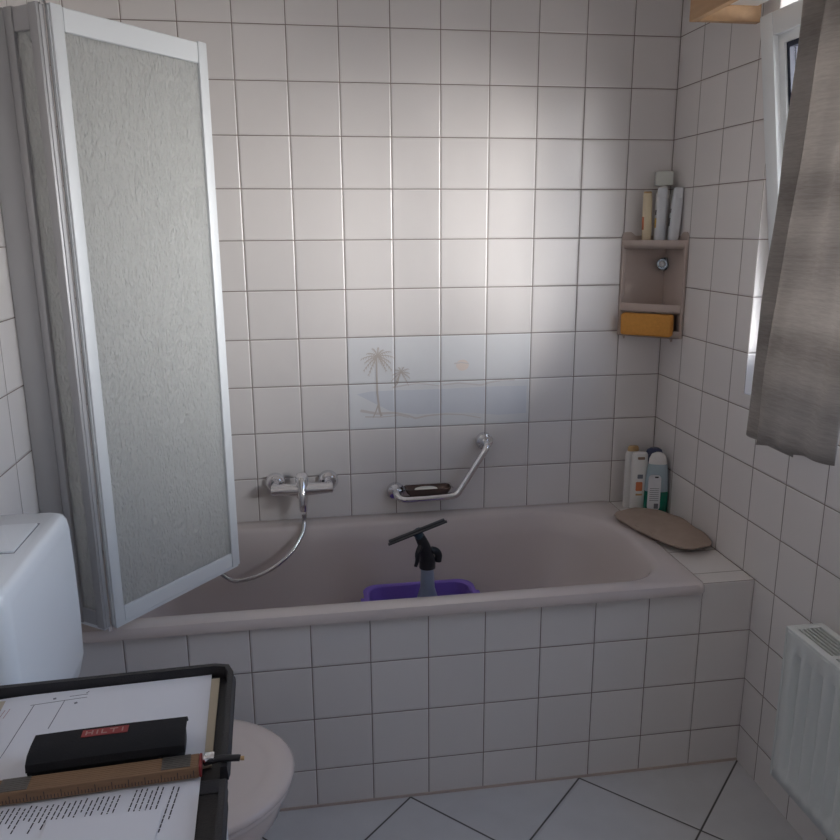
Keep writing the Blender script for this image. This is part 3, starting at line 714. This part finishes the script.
for (x0, x1, y0, y1) in ((.028, .0295, .0-.022, .122), (.0985, .100, -.022, .122), (.028, .100, -.0235, -.022), (.028, .100, .122, .1235)): box(b, x0, x1, y0, y1, ch-.0005, ch+.0006)
obj('plate_joint', b, 'greyink', ci, smooth=False)
b = BM(); tube(b, [(.07, 0, .005), (.07, 0, -.14), (.08, 0, -.20)], .022, 18); obj('flush_pipe', b, 'white_pl', ci)

to = thing('toilet', 'beige white toilet with closed lid beside the bathtub', 'toilet', (-L, TY, 0))
def egg(x0, x1, hw, z, n=48, sq_=2.25):
    """egg outline, blunt at the back, round at the front (towards +x)"""
    pts = []; xm = x0+(x1-x0)*.48
    for i in range(n):
        a = 2*PI*i/n; c, s_ = math.cos(a), math.sin(a)
        if c >= 0: x = xm+(x1-xm)*c; y = hw*s_
        else:
            x = xm+(xm-x0)*math.copysign(abs(c)**(2/3.2), c); y = hw*math.copysign(abs(s_)**(2/2.6), s_)
        pts.append((x, y, z))
    return pts
b = BM(); R = [egg(.16, .40, .105, 0.0), egg(.16, .40, .105, .02), egg(.155, .39, .10, .10), egg(.15, .41, .11, .17), egg(.14, .475, .145, .26), egg(.13, .54, .170, .345), egg(.13, .552, .176, .385), egg(.13, .552, .176, .398), egg(.14, .542, .168, .402)]
ring_loft(b, R); obj('bowl', b, 'ceramic', to, angle=60)
b = BM(); R = [egg(.15, .560, .186, .4025), egg(.148, .565, .190, .406), egg(.148, .565, .190, .414), egg(.152, .560, .186, .418)]
ring_loft(b, R); obj('seat', b, 'lidpl', to, angle=60)
b = BM(); R = [egg(.150, .566, .190, .4185), egg(.147, .571, .194, .422), egg(.147, .571, .194, .429), egg(.152, .565, .189, .4345), egg(.165, .550, .175, .438), egg(.185, .525, .153, .4395), egg(.192, .517, .139, .4375), egg(.205, .505, .128, .437)]
ring_loft(b, R); obj('lid', b, 'lidpl', to, angle=60)
for s_ in (-1, 1):
    b = BM(); tube(b, [(.158, s_*.075-.02, .430), (.158, s_*.075+.02, .430)], .012, 14); obj('hinge', b, 'chrome', to)

# ------------------------------------------------------------------ radiator
ra = thing('radiator', 'white ribbed panel radiator on the right wall below the window', 'radiator', (-.035, -1.000, .224))
RL, RH, RD = 1.0, .394, .090
def rad_panel(name, xo):
    b = BM(); nr = 24; rows = []
    # ribbed sheet: section follows y, thickness in x
    ys = []; 
    for k in range(nr*8+1):
        t = k/8 % 1; y = -.03-(RL-.06)*k/(nr*8)
        d = .016*max(0, math.sin(PI*min(1, max(0, (t-.18)/.64))))**.6
        ys.append((y, d))
    zs = [0, .0, .03, .045, RH-.06, RH-.045, RH-.012, RH-.006]
    fr = [0, 0, 0, 1, 1, 0, 0, 0]
    for z, f_ in zip(zs[1:], fr[1:]):
        rows.append([(xo, 0, z)]+[(xo+d*f_*(1), y, z) for y, d in ys]+[(xo, -RL, z)])
    ring_loft(b, rows, False, False, closed=False)
    o = obj(name, b, 'rad', ra, angle=50); md = o.modifiers.new('sheet', 'SOLIDIFY'); md.thickness = .0035; md.offset = 0
    return o
rad_panel('front_panel', -RD)
b = BM(); box(b, -.016, -.004, -RL, 0, 0, RH-.008, .003, 1); obj('back_panel', b, 'rad', ra)
for y in (-.0065, -RL+.0005):
    b = BM(); box(b, -RD-.003, -.001, y, y+.006, .001, RH, .001, 1); obj('side_cover', b, 'rad', ra)
b = BM(); box(b, -RD-.003, -RD+.014, -RL+.007, -.007, RH-.007, RH, .001, 1); box(b, -.018, -.001, -RL+.007, -.007, RH-.007, RH, .001, 1)
for k in range(6):
    x = -RD+.014+.0112*k*.92; box(b, x+.0065, x+.0095, -RL+.007, -.007, RH-.005, RH-.001)
for k in range(8): box(b, -RD+.014, -.018, -.008-k*.13-.012, -.008-k*.13, RH-.006, RH-.0005)
obj('top_grille', b, 'rad', ra)
for y in (-.15, -.8):
    b = BM(); box(b, -.006, .0345, y-.02, y+.02, .05, .35, .002, 1); obj('bracket', b, 'rad', ra)

# ------------------------------------------------------------------ small table carrying the portfolio (below the portfolio)
tb = thing('side_table', 'small white table under the open black portfolio', 'table', (-1.57, -1.70, 0))
b = BM(); box(b, -.23, .225, -.26, .24, .820, .845, .003, 2); obj('tabletop', b, 'tablew', tb)
for x in (-.21, .205):
    for y in (-.24, .22):
        b = BM(); box(b, x-.015, x+.015, y-.015, y+.015, 0, .82, .002, 1); obj('leg', b, 'tablew', tb)

FZ = .8455; RZ = math.radians(2.2)
FO = Vector((-1.330, -1.390, FZ))
def fl(x, y, z=0):      # portfolio frame -> world
    c, s_ = math.cos(RZ), math.sin(RZ); return (FO.x+x*c-y*s_, FO.y+x*s_+y*c, FO.z+z)
pf = thing('portfolio', 'open black zip portfolio lying flat with papers on it', 'portfolio', FO, (0, 0, RZ))
FW, FH = .395, .250
for k, y1 in enumerate((0, -FH-.022)):
    b = BM(); ring_loft(b, [rrect(-FW, 0, y1-FH, y1, 0, .02), rrect(-FW, 0, y1-FH, y1, .006, .02), rrect(-FW+.002, -.002, y1-FH+.002, y1-.002, .008, .02)]); obj('cover', b, 'leather', pf)
    # raised zip gusset around three sides
    b = BM(); w_ = .011
    yi = y1-FH if k == 0 else y1; yo = y1 if k == 0 else y1-FH
    pts = [(-.006, yi), (-.006, yo+(-.03 if k == 0 else .03)), (-.012, yo+(-.012 if k == 0 else .012)), (-.03, yo+(-.006 if k == 0 else .006)), (-FW+.03, yo+(-.006 if k == 0 else .006)), (-FW+.012, yo+(-.012 if k == 0 else .012)), (-FW+.006, yo+(-.03 if k == 0 else .03)), (-FW+.006, yi)]
    rings = []
    for i, p_ in enumerate(pts):
        a_ = pts[max(0, i-1)]; c_ = pts[min(len(pts)-1, i+1)]; d_ = Vector((c_[0]-a_[0], c_[1]-a_[1])).normalized(); nrm = Vector((-d_.y, d_.x))*.0055
        rings.append([(p_[0]+nrm.x, p_[1]+nrm.y, .007), (p_[0]-nrm.x, p_[1]-nrm.y, .007), (p_[0]-nrm.x*.7, p_[1]-nrm.y*.7, .026), (p_[0]+nrm.x*.7, p_[1]+nrm.y*.7, .026)])
    ring_loft(b, rings); obj('zip_gusset', b, 'leather', pf)
b = BM(); box(b, -FW+.004, -.002, -FH-.024, -FH+.002, .0005, .010, .003, 2); obj('spine', b, 'leather', pf)
b = BM(); tube(b, [(-.030, -FH+.018, .022), (-.012, -FH+.012, .030), (.012, -FH+.010, .029), (.014, -FH+.0098, .0285)], .0042, 12); obj('zip_pull', b, 'black', pf)
b = BM(); box(b, -.031, -.017, -FH+.010, -.227, .027, .034, .002, 2); obj('zip_slider', b, 'chrome', pf)
b = BM(); tube(b, [(.0142, -FH+.0096, .0285), (.019, -FH+.0094, .028)], .0028, 12); obj('pull_tip', b, 'gold', pf)

# pad and sheets (top faces stay thin but have real thickness)
def sheet(name, label, x0, x1, y0, y1, z, rz, mat, cat, thick=.0006, curl=0.0):
    cx, cy = (x0+x1)/2, (y0+y1)/2
    b = BM(); n = 14; T, Bt = [], []
    rings = []
    for i in range(n+1):
        u = i/n; x = (x0+(x1-x0)*u)-cx; dz = curl*max(0, (0.25-u)/.25)**2
        rings.append([(x, y0-cy, dz), (x, y1-cy, dz), (x, y1-cy, dz+thick), (x, y0-cy, dz+thick)])
    ring_loft(b, rings)
    o = obj(name, b, mat, loc=fl(cx, cy, z), rot=(0, 0, RZ+rz), angle=60)
    tag(o, label, cat, 'papers in the portfolio'); return o
sheet('notepad', 'cream notepad in the rear half of the portfolio beneath a plan sheet', -.335, -.023, -.225, -.022, .0085, 0, 'card', 'notepad', .0035)
s1 = sheet('paper_sheet', 'white sheet with a thin line drawing, under the black pouch', -.352, -.034, -.226, -.014, .0126, .012, 'paper', 'paper', curl=-.003)
def ink_lines(parent, name, segs, mat, z=.0007):
    b = BM()
    for (x0, y0, x1, y1, w_) in segs:
        d = Vector((x1-x0, y1-y0)); n_ = Vector((-d.y, d.x)).normalized()*w_/2
        prism(b, [(x0+n_.x, y0+n_.y, z), (x1+n_.x, y1+n_.y, z), (x1-n_.x, y1-n_.y, z), (x0-n_.x, y0-n_.y, z)], (0, 0, .0002))
    return obj(name, b, mat, parent, smooth=False)
ink_lines(s1, 'line_drawing', [(-.09, .078, -.015, .083, .001), (-.085, .078, -.095, -.02, .001), (-.045, .080, -.052, .015, .001), (-.040, .090, -.015, .091, .001), (-.095, -.02, -.10, -.06, .0008), (-.03, .07, -.026, .072, .004), (-.062, .088, -.058, .089, .004), (-.018, .094, -.015, .098, .0015)], 'greyink')
ink_lines(s1, 'printed_text', [(-.14+k*.006, .075-.002*(k % 2), -.143+k*.006, .050+.003*(k % 3), .0009) for k in range(5)], 'pinkink')
ink_lines(s1, 'printed_strip', [(.115, -.075, .147, -.073, .012)], 'silver')
s2 = sheet('paper_sheet', 'white page of printed text in the front half of the portfolio', -.336, -.034, -.446, -.240, .0106, .006, 'paper', 'paper')
rnd = random.Random(4)
txt = []
for k in range(44):
    x = -.140+k*.0062
    if k in (33, 34, 41): continue
    l = rnd.uniform(.022, .036) if k < 33 else rnd.uniform(.05, .075)
    y = .088-(.004 if k < 33 else 0)+rnd.uniform(-.003, .003); q = y
    while q > y-l:
        ww = rnd.uniform(.004, .009); txt.append((x-(y-q)*.13, q, x-(y-q+ww)*.13, q-ww, .0015)); q -= ww+.0014
ink_lines(s2, 'printed_text', txt, 'ink')
sheet('paper_sheet', 'small blank white sheet laid over the page of printed text', -.205, -.078, -.440, -.290, .0122, -.05, 'paper', 'paper')

# folding ruler
RZ2 = RZ+math.radians(1.2)
fr_ = thing('folding_ruler', 'wooden folding ruler with metal hinges lying across the portfolio', 'ruler', fl(-.0365, -.222, .0142), (0, 0, RZ2))
for k in range(8):
    b = BM(); y = -.0034*k; box(b, -.236, 0, y-.0031, y, 0, .0155, .0006, 1); obj('slat', b, 'wood', fr_)
for x0, x1 in ((-.044, -.010), (-.228, -.196)):
    b = BM()
    for k in range(7): box(b, x0, x1, -.0034*k-.0029, -.0034*k-.0004, .0150, .0162)
    obj('hinge_plate', b, 'hinge', fr_)
b = BM(); box(b, .0002, .0035, -.027, 0, 0, .016, .001, 1); obj('red_tip', b, 'red', fr_, label='red end tip')
b = BM()
for k in range(60):
    x = -.006-k*.0038; h_ = .010 if k % 5 == 0 else .005
    box(b, x-.0004, x+.0004, -.0270, -.02688, .0015, .0015+h_)
obj('tick_marks', b, 'ink', fr_, smooth=False)

# black pouch with red label
po = thing('pouch', 'black fabric pouch with a red label lying on the plan sheet', 'pouch', fl(-.150, -.189, .0140), (0, 0, RZ+math.radians(1)))
po.scale = (.90, .93, .76)
b = BM(); R = []
def sec(x, s_, hh): # rounded section in y-z
    out = []
    for i in range(24):
        a = 2*PI*i/24; c, d = math.cos(a), math.sin(a)
        out.append((x, .030*s_*math.copysign(abs(c)**.62, c), hh/2+hh/2*math.copysign(abs(d)**.62, d)))
    return out
for (x, s_, hh) in ((-.104, .72, .030), (-.101, .88, .036), (-.09, .97, .039), (-.03, 1, .041), (.04, 1, .040), (.09, .97, .039), (.100, .90, .037), (.103, .75, .031)): R.append(sec(x, s_, hh))
ring_loft(b, R); obj('body', b, 'fabricb', po, angle=60)
b = BM()
def fsec(x, t0):
    out = []
    prof = [(.030, .030), (.024, .0405), (.0, .0425), (-.020, .041), (-.0305, .034), (-.033, .024), (-.0345, .024), (-.0325, .0365), (-.021, .0435), (.0, .0450), (.025, .0430), (.0325, .031)]
    for y, z in prof: out.append((x, y, z+t0))
    return out
ring_loft(b, [fsec(-.101, -.001), fsec(-.05, .0), fsec(.03, .0004), (fsec(.106, -.001))]); obj('flap', b, 'fabricb', po, angle=40)
b = BM(); q = [(-.036, .017, .0452), (.026, .017, .0452), (.026, .001, .0458), (-.036, .001, .0458)]
prism(b, q, (0, 0, .0008)); obj('woven_label', b, 'red', po, smooth=False, label='red label with pale lettering')
# pale capitals on the red label
y0_, y1_, w_ = .0045, .0135, .0019
ink = [(-.030, y0_, -.030, y1_, w_), (-.022, y0_, -.022, y1_, w_), (-.030, .009, -.022, .009, w_),      # H
       (-.0155, y0_, -.0155, y1_, w_),                                                               # I
       (-.009, y0_, -.009, y1_, w_), (-.009, y0_+.0009, -.002, y0_+.0009, w_),                          # L
       (.0065, y0_, .0065, y1_, w_), (.001, y1_-.0009, .012, y1_-.0009, w_),                            # T
       (.0185, y0_, .0185, y1_, w_)]                                                                 # I
ink_lines(po, 'lettering', ink, 'pinklet', z=.0467)

# ------------------------------------------------------------------ daylight
wd = bpy.data.worlds.new('World'); scene.world = wd; wd.use_nodes = True
nt = wd.node_tree; bg = nt.nodes['Background']
tc = nt.nodes.new('ShaderNodeTexCoord'); sx = nt.nodes.new('ShaderNodeSeparateXYZ'); nt.links.new(tc.outputs['Generated'], sx.inputs[0])
cr = nt.nodes.new('ShaderNodeValToRGB'); nt.links.new(math_n(nt, 'MULTIPLY_ADD', sx.outputs[2], 0.5, 0.5), cr.inputs[0])
# sunlit ground and houses at the horizon, bluer and dimmer overhead
stops = [(0.0, (.22, .21, .21)), (0.35, (.42, .41, .41)), (0.47, (.9, .88, .87)), (0.54, (1.0, .99, 1.0)), (0.62, (.38, .46, .58)), (0.75, (.13, .18, .28)), (1.0, (.07, .11, .20))]
el = cr.color_ramp.elements
el[0].position = stops[0][0]; el[0].color = (*stops[0][1], 1); el[1].position = 1.0; el[1].color = (*stops[-1][1], 1)
for p_, c_ in stops[1:-1]:
    e = el.new(p_); e.color = (*c_, 1)
nt.links.new(cr.outputs[0], bg.inputs[0]); bg.inputs[1].default_value = 15.0
def area(name, loc, rot, sx, sy, power, color, portal=False):
    ld = bpy.data.lights.new(name, 'AREA'); ld.shape = 'RECTANGLE'; ld.size = sx; ld.size_y = sy; ld.energy = power; ld.color = color
    o = bpy.data.objects.new(name, ld); COL.objects.link(o); o.location = loc; o.rotation_euler = rot
    if portal: ld.cycles.is_portal = True
    return o
for y0_, y1_ in ((WY0, WY1),):
    area('daylight_portal', (WT+.005, (y0_+y1_)/2, (WZ0+WZ1)/2), (0, math.radians(90), 0), WZ1-WZ0, y1_-y0_, 1, (1, 1, 1), True)

sl = bpy.data.lights.new('hazy_sun', 'SUN'); sl.energy = 7.0; sl.angle = math.radians(30); sl.color = (1.0, .97, .94)
so = bpy.data.objects.new('hazy_sun', sl); COL.objects.link(so); so.location = (2, -2.5, 2.2)
so.rotation_euler = Vector((-.625, .63, -.08)).to_track_quat('-Z', 'Y').to_euler()

# ------------------------------------------------------------------ camera
cd = bpy.data.cameras.new('camera'); cam = bpy.data.objects.new('camera', cd); COL.objects.link(cam); scene.camera = cam
cd.sensor_width = 36; cd.sensor_fit = 'HORIZONTAL'; cd.lens = 787.07/840*36; cd.clip_start = 0.02
yaw, pit, rol = .151, .2387, -.006
cy_, sy_, cp_, sp2 = math.cos(yaw), math.sin(yaw), math.cos(pit), math.sin(pit)
F = Vector((sy_*cp_, cy_*cp_, -sp2)); Rr = Vector((cy_, -sy_, 0)); U = Rr.cross(F)
R2 = Rr*math.cos(rol)+U*math.sin(rol); U2 = U*math.cos(rol)-Rr*math.sin(rol)
m = Matrix((R2, U2, -F)).transposed().to_4x4(); m.translation = Vector((-1.211, -2.5095, 1.5152))
cam.matrix_world = m

scene.view_settings.view_transform = 'Standard'; scene.view_settings.look = 'None'
scene.view_settings.gamma = 1.0; scene.view_settings.use_curve_mapping = False
scene.view_settings.exposure = 0.0
scene.cycles.max_bounces = 14; scene.cycles.diffuse_bounces = 8; scene.cycles.transmission_bounces = 10; scene.cycles.transparent_max_bounces = 12
scene.cycles.sample_clamp_indirect = 6.0
scene.cycles.caustics_reflective = False; scene.cycles.caustics_refractive = False
